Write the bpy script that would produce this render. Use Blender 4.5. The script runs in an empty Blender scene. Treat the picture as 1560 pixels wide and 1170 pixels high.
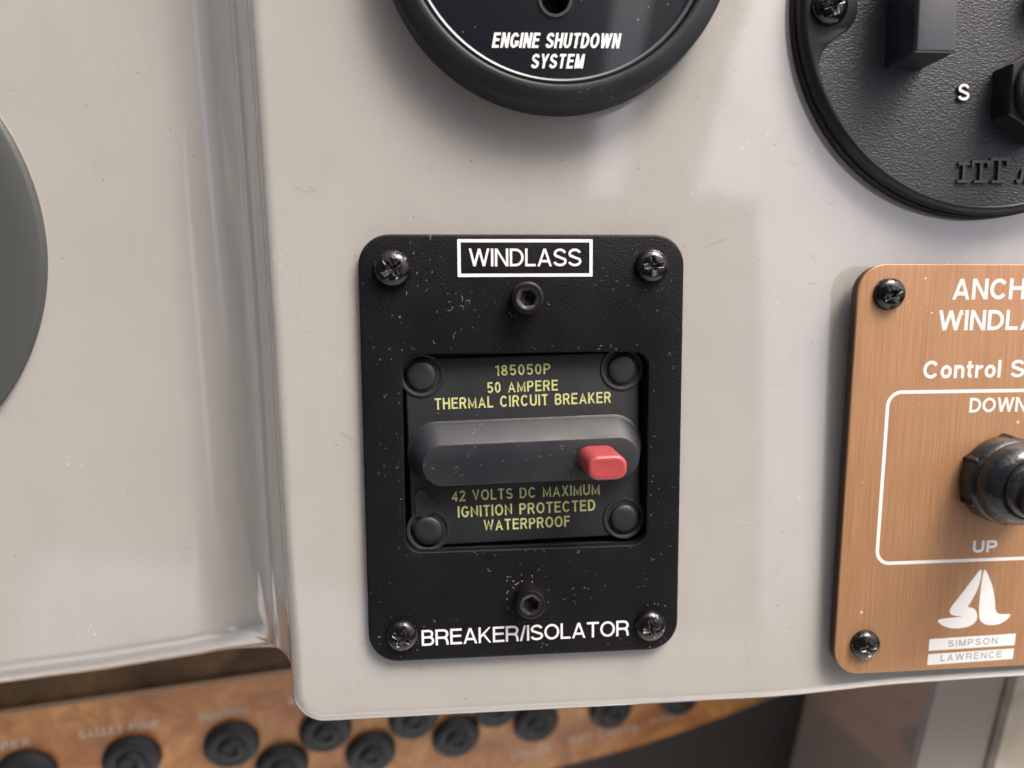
import bpy, bmesh, math, random
from mathutils import Matrix, Vector
S = 0.001                                   # everything below is written in millimetres
sc = bpy.context.scene
C = bpy.data.collections.new("helm_console"); sc.collection.children.link(C)
TILT = math.radians(58)                     # the console leans back; its own frame is x right, y up the panel, z out of it
T = Matrix.Rotation(TILT, 4, 'X')

# ------------------------------------------------------------------ camera
cam = bpy.data.cameras.new("camera"); camo = bpy.data.objects.new("camera", cam); C.objects.link(camo)
cam.sensor_width = 36; cam.lens = 26.0; cam.clip_start = 0.005; cam.clip_end = 3000
R_ = [[0.9964243625525527, -0.015477005631363613, 0.08305993022165138],
      [-0.006670852114015272, -0.9944213703765966, -0.105269358649156],
      [0.08422582409102208, 0.10433887307719225, -0.9909689249018708]]
Mc = Matrix.Identity(4)
for i in range(3):
    Mc[i][0] = R_[i][0]; Mc[i][1] = -R_[i][1]; Mc[i][2] = -R_[i][2]
Mc[0][3], Mc[1][3], Mc[2][3] = -14.5257 * S, 29.3385 * S, 150 * S
camo.matrix_world = T @ Mc
cam.dof.use_dof = True; cam.dof.focus_distance = 0.150; cam.dof.aperture_fstop = 7.5
sc.camera = camo

# ------------------------------------------------------------------ world and sun
SUN_LOCAL = Vector((0.38, 0.80, 0.46)).normalized()      # up-right of the panel, in front of it
sun_dir = (T.to_3x3() @ SUN_LOCAL).normalized()
w = bpy.data.worlds.new("World"); sc.world = w; w.use_nodes = True
nt = w.node_tree; bg = nt.nodes["Background"]
sky = nt.nodes.new("ShaderNodeTexSky"); sky.sky_type = 'NISHITA'; sky.sun_disc = False
sky.sun_elevation = math.asin(sun_dir.z)
sky.sun_rotation = math.atan2(sun_dir.x, sun_dir.y)
sky.air_density = 0.7; sky.dust_density = 10.0; sky.ozone_density = 0.1
nt.links.new(sky.outputs[0], bg.inputs[0]); bg.inputs[1].default_value = 0.15
sl = bpy.data.lights.new("sun", 'SUN'); sl.energy = 1.15; sl.angle = math.radians(22); sl.color = (1, 0.965, 0.92)
so = bpy.data.objects.new("sun", sl); C.objects.link(so)
so.rotation_euler = (-sun_dir).to_track_quat('-Z', 'Y').to_euler()
sc.view_settings.view_transform = 'Standard'; sc.view_settings.look = 'None'
sc.view_settings.exposure = 0.92; sc.view_settings.gamma = 1.0

# ------------------------------------------------------------------ materials
class M:
    def __init__(s, name, col=(.5, .5, .5), rough=.5, metal=0., spec=.5, coat=0., coatr=.05):
        s.m = bpy.data.materials.new(name); s.m.use_nodes = True
        s.t = s.m.node_tree; s.b = s.t.nodes["Principled BSDF"]
        s.b.inputs["Base Color"].default_value = (*col, 1); s.b.inputs["Roughness"].default_value = rough
        s.b.inputs["Metallic"].default_value = metal; s.b.inputs["Specular IOR Level"].default_value = spec
        s.b.inputs["Coat Weight"].default_value = coat; s.b.inputs["Coat Roughness"].default_value = coatr
        s._co = None; s.last = None
    def n(s, typ, **kw):
        nd = s.t.nodes.new(typ)
        for k, v in kw.items():
            if k in nd.inputs.keys(): nd.inputs[k].default_value = v
            else: setattr(nd, k, v)
        return nd
    def link(s, a, b): s.t.links.new(a, b)
    def mm(s, scale=(1, 1, 1), rnd=False):
        "object coordinates in millimetres, stretched by scale"
        tc = s.n("ShaderNodeTexCoord"); mp = s.n("ShaderNodeMapping")
        mp.inputs["Scale"].default_value = tuple(1000 * q for q in scale)
        s.link(tc.outputs["Object"], mp.inputs[0])
        if rnd:
            oi = s.n("ShaderNodeObjectInfo"); mu = s.n("ShaderNodeMath", operation='MULTIPLY'); mu.inputs[1].default_value = 53.
            s.link(oi.outputs["Random"], mu.inputs[0]); s.link(mu.outputs[0], mp.inputs["Location"])
        return mp.outputs[0]
    def noise(s, co, scale, detail=3, rough=.5, dist=0.):
        nd = s.n("ShaderNodeTexNoise", Scale=scale, Detail=detail, Roughness=rough, Distortion=dist)
        s.link(co, nd.inputs["Vector"]); return nd.outputs["Fac"]
    def voro(s, co, scale, feature='F1', rnd=1.):
        nd = s.n("ShaderNodeTexVoronoi", feature=feature); nd.inputs["Scale"].default_value = scale
        nd.inputs["Randomness"].default_value = rnd
        s.link(co, nd.inputs["Vector"]); return nd.outputs["Distance"]
    def ramp(s, v, stops):
        r = s.n("ShaderNodeValToRGB"); e = r.color_ramp.elements
        while len(e) < len(stops): e.new(.5)
        for q, (p, c) in zip(e, stops):
            q.position = p; q.color = (*c, 1) if isinstance(c, tuple) else (c, c, c, 1)
        s.link(v, r.inputs[0]); return r.outputs[0]
    def math(s, op, a, b):
        m = s.n("ShaderNodeMath", operation=op)
        for i, q in enumerate((a, b)):
            if isinstance(q, (int, float)): m.inputs[i].default_value = q
            else: s.link(q, m.inputs[i])
        return m.outputs[0]
    def mix(s, f, a, b):
        m = s.n("ShaderNodeMix", data_type='RGBA')
        for i, q in ((0, f), (6, a), (7, b)):
            if isinstance(q, tuple): m.inputs[i].default_value = (*q, 1)
            elif isinstance(q, (int, float)): m.inputs[i].default_value = q
            else: s.link(q, m.inputs[i])
        return m.outputs[2]
    def col(s, v): s.link(v, s.b.inputs["Base Color"]); return s
    def rough(s, v): s.link(v, s.b.inputs["Roughness"]); return s
    def bump(s, v, dist_mm, strength=1.):
        b = s.n("ShaderNodeBump", Strength=strength, Distance=dist_mm * S)
        s.link(v, b.inputs["Height"])
        if s.last: s.link(s.last, b.inputs["Normal"])
        s.link(b.outputs[0], s.b.inputs["Normal"]); s.last = b.outputs[0]; return s
    def dust(s, base, amount=1., white=(.62, .62, .6), scale=.55, thr=.12):
        "base colour with scattered specks of dust"
        co = s.mm(); d = s.voro(co, scale); n = s.noise(co, .09, 3)
        lim = s.math('MULTIPLY', s.math('MAXIMUM', s.math('SUBTRACT', n, .47), 0.), thr * 7)
        k = s.math('LESS_THAN', d, lim)
        d2 = s.voro(co, scale * 2.7); n2 = s.noise(co, .23, 3)
        k2 = s.math('LESS_THAN', d2, s.math('MULTIPLY', s.math('MAXIMUM', s.math('SUBTRACT', n2, .52), 0.), thr * 6))
        amount = amount * (.55 if white[0] < .4 else 1.)
        f = s.math('MULTIPLY', s.math('MAXIMUM', k, s.math('MULTIPLY', k2, .6)), amount)
        return s.mix(f, base, white)

def gelcoat(name, c, dusty=True):
    m = M(name, c, .12, coat=1., coatr=.06); m.b.inputs['Coat IOR'].default_value = 1.9; m.b.inputs['IOR'].default_value = 1.5
    co = m.mm(); n = m.noise(co, .02, 3)
    base = m.mix(n, tuple(q * .91 for q in c), tuple(min(1, q * 1.05) for q in c))
    ns = m.noise(m.mm((1, .35, 1)), .11, 5, .65); base = m.mix(m.ramp(ns, [(.5, 0.), (.8, .35)]), base, tuple(q * .8 for q in c))
    if dusty:
        dk = m.math('LESS_THAN', m.voro(co, .16), .028)        # a few dark pinholes
        base = m.mix(m.math('MULTIPLY', dk, .7), base, (.12, .1, .08))
        base = m.dust(base, .5, (.68, .67, .64), .6, .085)
    m.col(base); m.bump(m.noise(co, .04, 2, .6), .6, .5)
    return m.m
MAT = {}
MAT['gel'] = gelcoat("beige_gelcoat", (.405, .398, .378))
MAT['gel_side'] = gelcoat("greige_moulding", (.36, .33, .30), False)
MAT['sole'] = gelcoat("white_deck", (.62, .61, .58), False)
def powder(name, c, rough, sc_, d, dust=.5):
    m = M(name, c, rough); co = m.mm()
    m.col(m.dust(c, dust, (.3, .31, .32), .8, .10))
    m.bump(m.noise(co, sc_, 2, .6), d); m.rough(m.ramp(m.noise(co, .12, 3), [(.3, rough - .06), (.7, rough + .1)])); m.b.inputs['Specular IOR Level'].default_value = .17 if 'powder' in name else (.42 if 'breaker' in name and 'boss' not in name else .55 if 'boss' in name else .3 if ('bezel' in name or 'rubber' == name[6:] or 'smooth' in name) else .5); return m.m
MAT['powder'] = powder("black_powder_coat", (.006, .006, .008), .42, 2.0, .11, .45)
MAT['plastic'] = powder("dark_breaker_plastic", (.016, .018, .021), .5, 4.5, .05, .5)
MAT['boss'] = powder("breaker_boss_plastic", (.012, .014, .019), .44, 5., .05, .6)
MAT['bezel'] = powder("satin_black_bezel", (.012, .014, .018), .45, .5, .01, .25)
MAT['rubber'] = powder("black_rubber", (.012, .013, .015), .42, .8, .05, .3)
MAT['smooth'] = powder("smooth_black_plastic", (.012, .014, .017), .36, .5, .01, .3)
MAT['lever'] = powder('brown_black_lever', (.03, .018, .014), .3, 1., .05, .25)
MAT['boot'] = powder('dusty_rubber_boot', (.014, .016, .02), .27, .35, .25, .5)
MAT['gloss'] = powder('glossy_moulded_block', (.014, .018, .022), .17, .5, .01, .3); MAT['gloss'].node_tree.nodes['Principled BSDF'].inputs['Specular IOR Level'].default_value = .9
MAT['gasket'] = powder("dark_gasket", (.008, .008, .009), .6, 2., .03, 0.)
MAT['cap'] = powder("dull_black_cap", (.014, .017, .021), .55, .6, .03, 0.)
m = M("gauge_face", (.006, .008, .012), .22, coat=1., coatr=.02)
m.col(m.dust((.006, .008, .012), .6, (.35, .38, .42), .55, .11)); MAT['gface'] = m.m
m = M("leather_grain_plastic", (.022, .027, .033), .42); m.b.inputs['Specular IOR Level'].default_value = .4; co = m.mm((1, 1.35, 1)); wn = m.noise(m.mm(), .35, 2)
g = m.voro(m.mm((1.0, 1.8, 1)), 1.6, 'SMOOTH_F1'); g2 = m.noise(m.mm((1.2, 2.6, 1)), 1.1, 2, .5, .6)
m.bump(g, .11, .8); m.bump(g2, .10, .8)
m.col(m.dust((.022, .027, .033), .3, (.3, .31, .32), .5, .07)); MAT['leather'] = m.m
m = M("brushed_copper_laminate", (.62, .36, .2), .42, metal=.3)
n = m.noise(m.mm((1., .018, 1)), 3.2, 4, .65); n2 = m.noise(m.mm((1., .05, 1)), .35, 2)
base = m.mix(n2, (.335, .172, .08), (.40, .212, .104))
base = m.mix(m.ramp(n, [(.35, 0.), (.7, 1.)]), base, (.47, .27, .145))
m.col(m.dust(base, .8, (.85, .66, .45), .3, .09)); m.rough(m.ramp(n, [(.3, .3), (.7, .46)])); m.bump(n, .02, .6); MAT['copper'] = m.m
MAT['copper_edge'] = M("dark_laminate_edge", (.05, .025, .015), .5).m
def ink(name, c, wear=.0):
    m = M(name, c, .5)
    if wear:
        n = m.noise(m.mm(), 2.2, 4, .7); m.col(m.mix(m.ramp(n, [(.62 - wear * .3, 0.), (.68 - wear * .3 + .06, 1.)]), c, tuple(q * .45 for q in c)))
    return m.m
MAT['white'] = ink("white_print", (.72, .74, .74)); MAT['offwhite'] = ink("worn_white_print", (.80, .84, .84), .25)
MAT['yellow'] = ink("yellow_green_print", (.56, .59, .24), .3)
MAT['greyink'] = ink("pale_grey_print", (.30, .34, .37))
MAT['dimprint'] = ink("faded_print", (.55, .48, .38), .3)
MAT['mold'] = powder("raised_black_lettering", (.03, .033, .036), .33, 2, .02, .2)
m = M("chipped_screw_black", (.004, .004, .005), .13); co = m.mm(rnd=True); n = m.noise(co, 1.1, 4, .7)
k = m.ramp(n, [(.64, 0.), (.67, 1.)])
m.col(m.mix(k, (.005, .005, .006), (.55, .54, .52))); m.link(k, m.b.inputs["Metallic"])
m.bump(m.noise(co, 1.3, 2), .14, .6); m.rough(m.ramp(n, [(.4, .10), (.7, .30)])); MAT['screw'] = m.m
m = M("worn_bright_recess", (.6, .6, .58), .3, metal=1.); co = m.mm(rnd=True); n = m.noise(co, 1.5, 3, .6)
k = m.ramp(n, [(.44, 0.), (.52, 1.)]); m.col(m.mix(k, (.02, .02, .02), (.72, .71, .68))); MAT['recess'] = m.m
m = M("dark_socket_steel", (.03, .028, .028), .33, metal=.8); co = m.mm(); m.bump(m.noise(co, 1.2, 3), .04); MAT['steel'] = m.m
m = M("pale_socket_steel", (.09, .085, .085), .35, metal=.9); MAT['steel_in'] = m.m
m = M("red_lever_plastic", (.36, .052, .056), .38, coat=.3, coatr=.2); m.b.inputs["Subsurface Weight"].default_value = .15
m.b.inputs["Subsurface Radius"].default_value = (.001, .0004, .0003); m.b.inputs["Subsurface Scale"].default_value = 1.
m.col(m.dust((.36, .052, .056), .5, (.8, .4, .4), .9, .07)); m.bump(m.noise(m.mm(), .8, 2), .05, .5); MAT['red'] = m.m
m = M("grey_satin_disc", (.058, .063, .062), .42); m.col(m.dust((.058, .063, .062), .35, (.3, .31, .3), .35, .08)); MAT['disc'] = m.m
def burl(name, a, b, c):
    m = M(name, b, .35, coat=.15, coatr=.12); co = m.mm()
    n = m.noise(co, .035, 5, .55, 1.6); n2 = m.noise(m.mm((1, .6, 1)), .12, 4, .6, 2.)
    k = m.ramp(n, [(.36, a), (.5, b), (.64, c)])
    m.col(m.mix(m.ramp(n2, [(.42, 0.), (.62, .55)]), k, a)); return m.m
MAT['burl'] = burl("burl_veneer", (.33, .12, .03), (.52, .22, .065), (.62, .32, .10))
MAT['burl_dark'] = burl("shaded_veneer", (.05, .025, .008), (.12, .065, .022), (.17, .10, .035))  # darker copy of the burl, with the overhang's shade in its colour
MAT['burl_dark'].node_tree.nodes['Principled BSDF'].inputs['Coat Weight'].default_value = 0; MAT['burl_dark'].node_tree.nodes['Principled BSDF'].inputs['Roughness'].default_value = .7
MAT['edge'] = M("pale_veneer_edge", (.5, .36, .24), .4).m
m = M("dark_footwell_lining", (.09, .08, .07), .6); n = m.noise(m.mm(), .02, 3); m.col(m.mix(n, (.045, .039, .032), (.075, .066, .055))); MAT['foot'] = m.m
m = M("cream_moulding", (.5, .46, .38), .5); n = m.noise(m.mm(), .15, 5); m.col(m.mix(m.ramp(n, [(.3, 0.), (.7, 1.)]), (.36, .32, .25), (.50, .47, .40))); m.bump(n, .6); MAT['cream'] = m.m
m = M("lint_fibre", (.34, .34, .335), .8); MAT['lint'] = m.m

# ------------------------------------------------------------------ object helpers
def props(o, label=None, cat=None, group=None, kind=None):
    if label: o["label"] = label
    if cat: o["category"] = cat
    if group: o["group"] = group
    if kind: o["kind"] = kind
    return o
def frame(x=0, y=0, z=0, rz=0, rx=0, ry=0):
    return Matrix.Translation((x * S, y * S, z * S)) @ Matrix.Rotation(math.radians(rz), 4, 'Z') @ Matrix.Rotation(math.radians(rx), 4, 'X') @ Matrix.Rotation(math.radians(ry), 4, 'Y')
def thing(name, label, cat, mat=None, group=None):
    o = bpy.data.objects.new(name, None); C.objects.link(o); o.empty_display_size = .01
    o.matrix_world = T @ (mat or Matrix.Identity(4)); return props(o, label, cat, group)
def mesh(name, vs, fs, mats, parent=None, mi=None, ang=32, at=None):
    me = bpy.data.meshes.new(name); me.from_pydata([(v[0] * S, v[1] * S, v[2] * S) for v in vs], [], fs)
    for m in (mats if isinstance(mats, (list, tuple)) else [mats]): me.materials.append(MAT[m])
    if mi:
        for p, i in zip(me.polygons, mi): p.material_index = i
    bm = bmesh.new(); bm.from_mesh(me)
    bmesh.ops.recalc_face_normals(bm, faces=bm.faces) if not name.startswith(('console', 'print')) else None
    bm.to_mesh(me); bm.free()
    me.shade_smooth(); me.set_sharp_from_angle(angle=math.radians(ang))
    o = bpy.data.objects.new(name, me); C.objects.link(o)
    if parent is not None: o.parent = parent; 
    if at is not None:
        if parent is not None: o.matrix_local = at
        else: o.matrix_world = T @ at
    elif parent is None: o.matrix_world = T.copy()
    return o
def loft(loops, cap0=True, cap1=True, closed=True):
    "loops: lists of 3D points with equal counts"
    n = len(loops[0]); vs = [p for l in loops for p in l]; fs = []
    for k in range(len(loops) - 1):
        for i in range(n if closed else n - 1):
            j = (i + 1) % n; fs.append((k * n + i, k * n + j, (k + 1) * n + j, (k + 1) * n + i))
    if cap0: fs.append(tuple(reversed(range(n))))
    if cap1: fs.append(tuple((len(loops) - 1) * n + i for i in range(n)))
    return vs, fs
def rrect(cx, cy, w, h, r, z, seg=8):
    r = max(min(r, w / 2 - 1e-3, h / 2 - 1e-3), .001); o = []
    for k, (sx, sy) in enumerate(((1, 1), (-1, 1), (-1, -1), (1, -1))):
        for i in range(seg + 1):
            a = math.pi / 2 * (k + i / seg)
            o.append((cx + sx * (w / 2 - r) + r * math.cos(a), cy + sy * (h / 2 - r) + r * math.sin(a), z))
    return o
def circ(cx, cy, r, z, n=64, ph=0.):
    return [(cx + r * math.cos(ph + 2 * math.pi * i / n), cy + r * math.sin(ph + 2 * math.pi * i / n), z) for i in range(n)]
def hexl(cx, cy, R, z, ph=0., n=6): return circ(cx, cy, R, z, n, math.radians(ph))
def rr_solid(cx, cy, w, h, r, z0, z1, b=.4, seg=10, bs=4, bottom=True):
    loops = [rrect(cx, cy, w, h, r, z0, seg)]
    for i in range(bs + 1):
        a = math.pi / 2 * i / bs; d = b * (1 - math.cos(a))
        loops.append(rrect(cx, cy, w - 2 * d, h - 2 * d, max(r - d, .05), z1 - b + b * math.sin(a), seg))
    return loft(loops, bottom, True)
def rr_ring(o, i, z0, z1, b=.4, bi=.25, seg=10):
    "plate with a rounded rectangular window: o, i = (cx,cy,w,h,r)"
    L = [rrect(*i, z0, seg), rrect(*o, z0, seg)]
    for k in range(5):
        a = math.pi / 2 * k / 4; d = b * (1 - math.cos(a)); L.append(rrect(o[0], o[1], o[2] - 2 * d, o[3] - 2 * d, o[4] - d, z1 - b + b * math.sin(a), seg))
    for k in range(5):
        a = math.pi / 2 * (1 - k / 4); d = bi * (1 - math.cos(a)); L.append(rrect(i[0], i[1], i[2] + 2 * d, i[3] + 2 * d, i[4] + d, z1 - bi + bi * math.sin(a), seg))
    L.append(rrect(*i, z0, seg))
    return loft(L, False, False)
def lathe(cx, cy, prof, n=72, cap0=True, cap1=True):
    return loft([circ(cx, cy, max(r, .001), z, n) for r, z in prof], cap0, cap1)

# ------------------------------------------------------------------ stroke lettering
def arc(cx, cy, rx, ry, a0, a1, n=14):
    return [(cx + rx * math.cos(math.radians(a0 + (a1 - a0) * i / n)), cy + ry * math.sin(math.radians(a0 + (a1 - a0) * i / n))) for i in range(n + 1)]
def glyph(c, t, W=1.):
    "stroke paths for one capital of height 1; t = stroke weight; returns width, [(points, closed)]"
    l = t / 2; u = 1 - l
    def P(w, *ps): return w * W, [p if isinstance(p, tuple) and isinstance(p[1], bool) else (p, False) for p in ps]
    def bowl(w, y0, y1, x0=None):
        x0 = l if x0 is None else x0; r = (y1 - y0) / 2; rx = min(r, w * .55)
        return [(x0, y1), (w - l - rx, y1)] + arc(w - l - rx, (y0 + y1) / 2, rx, r, 90, -90) + [(x0, y0)]
    o = c
    if o == ' ': return .3 * W + t * .4, []
    if o == 'A': w = .70 + t * .3; g = P(w, [(l * 1.0, -.02), (w / 2, 1 - t * .25), (w - l, -.02)], [(w * .19, .30), (w * .81, .30)])
    elif o == 'B': w = .64; g = P(w, [(l, l), (l, u)], bowl(w - .03, .52, u), bowl(w, l, .52))
    elif o in 'CG':
        w = .72; rx = w / 2 - l; ry = .5 - l
        pts = arc(w / 2, .5, rx, ry, 38, 322, 26) if o == 'C' else arc(w / 2, .5, rx, ry, 40, 325, 26) + [(w - l, .44), (w * .55, .44)]
        g = P(w, pts)
    elif o == 'D': w = .69; g = P(w, ([(l, l), (l, u)] + [(w * .42, u)] + arc(w * .42, .5, w * .58 - l, .5 - l, 90, -90, 20) + [(w * .42, l)], True))
    elif o == 'E': w = .60; g = P(w, [(w, u), (l, u), (l, l), (w, l)], [(l, .53), (w * .92, .53)])
    elif o == 'F': w = .56; g = P(w, [(w, u), (l, u), (l, 0)], [(l, .52), (w * .9, .52)])
    elif o == 'H': w = .68; g = P(w, [(l, 0), (l, 1)], [(w - l, 0), (w - l, 1)], [(l, .53), (w - l, .53)])
    elif o == 'I': w = t; g = P(w, [(l, 0), (l, 1)])
    elif o == 'J': w = .48; g = P(w, [(w - l, 1), (w - l, .3)] + arc(w / 2, .28, w / 2 - l, .28 - l, 0, -180))
    elif o == 'K': w = .66; g = P(w, [(l, 0), (l, 1)], [(w - l * .9, 1.02), (l, .36)], [(w * .36, .58), (w - l * .7, -.02)])
    elif o == 'L': w = .55; g = P(w, [(l, 1), (l, l), (w, l)])
    elif o == 'M': w = .80; g = P(w, [(l, 0), (l, 1 - t * .3), (w / 2, t * .5), (w - l, 1 - t * .3), (w - l, 0)])
    elif o == 'N': w = .68; g = P(w, [(l, 0), (l, 1 - t * .3), (w - l, t * .3), (w - l, 1)])
    elif o in 'O0Q':
        w = .76 if o == 'O' else .56; g = P(w, (arc(w / 2, .5, w / 2 - l, .5 - l, 0, 360, 32)[:-1], True))
    elif o == 'P': w = .62; g = P(w, [(l, 0), (l, u)], bowl(w, .47, u))
    elif o == 'R': w = .67; g = P(w, [(l, 0), (l, u)], bowl(w - .03, .49, u), [(w * .55, .49), (w - l * 1.1, -.02)])
    elif o == 'S':
        w = .63; ry = (1 - t) / 4; rx = w / 2 - l
        g = P(w, arc(w / 2 , u - ry, rx * .94, ry, 22, 255, 16) + arc(w / 2, l + ry, rx, ry, 75, -158, 16))
    elif o == 'T': w = .62; g = P(w, [(0, u), (w, u)], [(w / 2, 0), (w / 2, u)])
    elif o == 'U': w = .67; g = P(w, [(l, 1), (l, .34)] + arc(w / 2, .34, w / 2 - l, .34 - l, 180, 360) + [(w - l, 1)])
    elif o == 'V': w = .68; g = P(w, [(l * .9, 1.02), (w / 2, t * .25), (w - l * .9, 1.02)])
    elif o == 'W': w = .96; g = P(w, [(l * .9, 1.02), (w * .27, t * .3), (w / 2, 1 - t * .3), (w * .73, t * .3), (w - l * .9, 1.02)])
    elif o == 'X': w = .66; g = P(w, [(l, -.02), (w - l, 1.02)], [(l, 1.02), (w - l, -.02)])
    elif o == 'Y': w = .66; g = P(w, [(l, 1.02), (w / 2, .42), (w - l, 1.02)], [(w / 2, .42), (w / 2, 0)])
    elif o == '/': w = .34; g = P(w, [(l * .5, -.03), (w - l * .5, 1.03)])
    elif o == '1': w = .36; g = P(w, [(.04, .80), (w - l - .08, .86), (w - l, u + l * .4), (w - l, 0)])
    elif o == '2': w = .56; g = P(w, arc(w / 2, .70, w / 2 - l, .30 - l, 165, -35, 14) + [(l, l), (w, l)])
    elif o == '4': w = .60; g = P(w, [(w * .72, 0), (w * .72, u), (l, .28), (w, .28)])
    elif o == '5': w = .56; g = P(w, [(w * .93, u), (l + .05, u), (l + .02, .52)] + arc(w / 2, .33, w / 2 - l, .33 - l, 130, -155, 18))
    elif o == '8': w = .56; g = P(w, (arc(w / 2, .74, w / 2 - l - .03, .26 - l, 0, 360, 20)[:-1], True), (arc(w / 2, .28, w / 2 - l, .28 - l, 0, 360, 22)[:-1], True))
    elif o == 'o': w = .60; g = P(w, (arc(w / 2, .37, w / 2 - l, .37 - l, 0, 360, 26)[:-1], True))
    elif o == 'n': w = .56; g = P(w, [(l, 0), (l, .74)], [(l, .45)] + arc(w / 2 + .01, .46, w / 2 - l - .01, .28 - l, 165, 0) + [(w - l, 0)])
    elif o == 'h': w = .56; g = P(w, [(l, 0), (l, 1)], [(l, .45)] + arc(w / 2 + .01, .46, w / 2 - l - .01, .28 - l, 165, 0) + [(w - l, 0)])
    elif o == 't': w = .36; g = P(w, [(w * .42, .95), (w * .42, .2)] + arc(w * .42 + .14, .2, .14, .2 - l, 180, 275, 6), [(0, .74 - l), (w, .74 - l)])
    elif o == 'r': w = .40; g = P(w, [(l, 0), (l, .74)], [(l, .42)] + arc(w * .95, .42, w * .95 - l, .30 - l, 170, 85, 8))
    elif o == 'l': w = t; g = P(w, [(l, 0), (l, 1)])
    elif o == 'i': w = t; g = P(w, [(l, 0), (l, .74)], [(l, .86), (l, 1)])
    elif o == 'c': w = .56; g = P(w, arc(w / 2, .37, w / 2 - l, .37 - l, 45, 315, 20))
    elif o == 'w': w = .80; g = P(w, [(l * .9, .75), (w * .27, t * .25), (w / 2, .74 - t * .3), (w * .73, t * .25), (w - l * .9, .75)])
    else: raise ValueError(c)
    return g
HW = dict(A=.90, B=.80, C=.90, D=.85, E=.75, G=.93, H=.82, K=.84, L=.66, M=.95, N=.82, O=.98, P=.79, R=.86, S=.82, T=.80, U=.82, V=.88, W=1.26, Y=.86)
def sans(c, t):
    "wider, more even capitals for the printed plates"
    if c not in HW: 
        w, g = glyph(c, t); k = 1.12 if c in 'ontrlich' and c not in 'li' else 1.
        return w * k, [([(x * k, y) for x, y in p], cl) for p, cl in g]
    w = HW[c]; l = t / 2; u = 1 - l; vt = t * .96; o = c
    P = lambda *p: [q if isinstance(q, tuple) and isinstance(q[1], bool) else (q, False) for q in p]
    def bowl(x1, y0, y1):
        r = (y1 - y0) / 2; rx = r * 1.05; return [(l, y1), (x1 - l - rx, y1)] + arc(x1 - l - rx, (y0 + y1) / 2, rx, r, 90, -90, 18) + [(l, y0)]
    if o == 'A': g = P([(l * 1.05, -.03), (w / 2 - t * .05, 1.0)], [(w - l * 1.05, -.03), (w / 2 + t * .05, 1.0)], [(w * .22, .29), (w * .78, .29)])
    elif o == 'B': g = P([(l, 0), (l, 1)], bowl(w - .05, .53, 1 - l), bowl(w, l, .53))
    elif o == 'C': g = P(arc(w / 2 + .01, .5, w / 2 - l, .5 - l, 36, 324, 34))
    elif o == 'G': g = P(arc(w / 2, .5, w / 2 - l, .5 - l, 36, 312, 32) + [(w - l, .2), (w - l, .47 - l), (w * .56, .47 - l)])
    elif o == 'D': g = P([(l, 0), (l, 1)], [(l, u), (w * .40, u)] + arc(w * .40, .5, w * .60 - l, .5 - l, 90, -90, 28) + [(l, l)])
    elif o == 'E': g = P([(l, 0), (l, 1)], [(l, u), (w, u)], [(l, .53), (w * .94, .53)], [(l, l), (w, l)])
    elif o == 'H': g = P([(l, 0), (l, 1)], [(w - l, 0), (w - l, 1)], [(l, .54), (w - l, .54)])
    elif o == 'K': g = P([(l, 0), (l, 1)], [(w - t * .75, 1.03), (l, .34)], [(w * .34, .60), (w - t * .62, -.03)])
    elif o == 'L': g = P([(l, 0), (l, 1)], [(l, l), (w, l)])
    elif o == 'M': g = P([(l, 0), (l, 1)], [(w - l, 0), (w - l, 1)], [(l * 1.3, 1.0), (w / 2, 0.02)], [(w - l * 1.3, 1.0), (w / 2, 0.02)])
    elif o == 'N': g = P([(l, 0), (l, 1)], [(w - l, 0), (w - l, 1)], [(l * 1.25, 1.0), (w - l * 1.25, 0.)])
    elif o == 'O': g = P((arc(w / 2, .5, w / 2 - l, .5 - l, 0, 360, 44)[:-1], True))
    elif o == 'P': g = P([(l, 0), (l, 1)], bowl(w, .44, 1 - l))
    elif o == 'R': g = P([(l, 0), (l, 1)], bowl(w - .03, .47, 1 - l), [(w * .60, .47), (w * .80, .40), (w - t * .72, .2), (w - t * .62, 0)])
    elif o == 'S':
        a = (1 - t) / 4; X = w / 2 - l
        g = P(arc(w / 2 - .005, u - a, X * .93, a, 12, 215, 18) + [(w * .36, .53 + t * .1), (w * .60, .48 - t * .1)] + arc(w / 2, l + a, X, a, 35, -170, 18))
    elif o == 'T': g = P([(0, u), (w, u)], [(w / 2, 0), (w / 2, 1)])
    elif o == 'U': g = P([(l, 1), (l, .38)] + arc(w / 2, .38, w / 2 - l, .38 - l, 180, 360, 20) + [(w - l, 1)])
    elif o == 'V': g = P([(l * 1.05, 1.03), (w / 2, 0.)], [(w - l * 1.05, 1.03), (w / 2, 0.)])
    elif o == 'W': g = P([(l * 1.05, 1.03), (w * .27, 0.)], [(w / 2, 1.0), (w * .27, 0.)], [(w / 2, 1.0), (w * .73, 0.)], [(w - l * 1.05, 1.03), (w * .73, 0.)])
    elif o == 'Y': g = P([(l * 1.05, 1.03), (w / 2, .40)], [(w - l * 1.05, 1.03), (w / 2, .40)], [(w / 2, .44), (w / 2, 0)])
    return w, g
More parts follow.
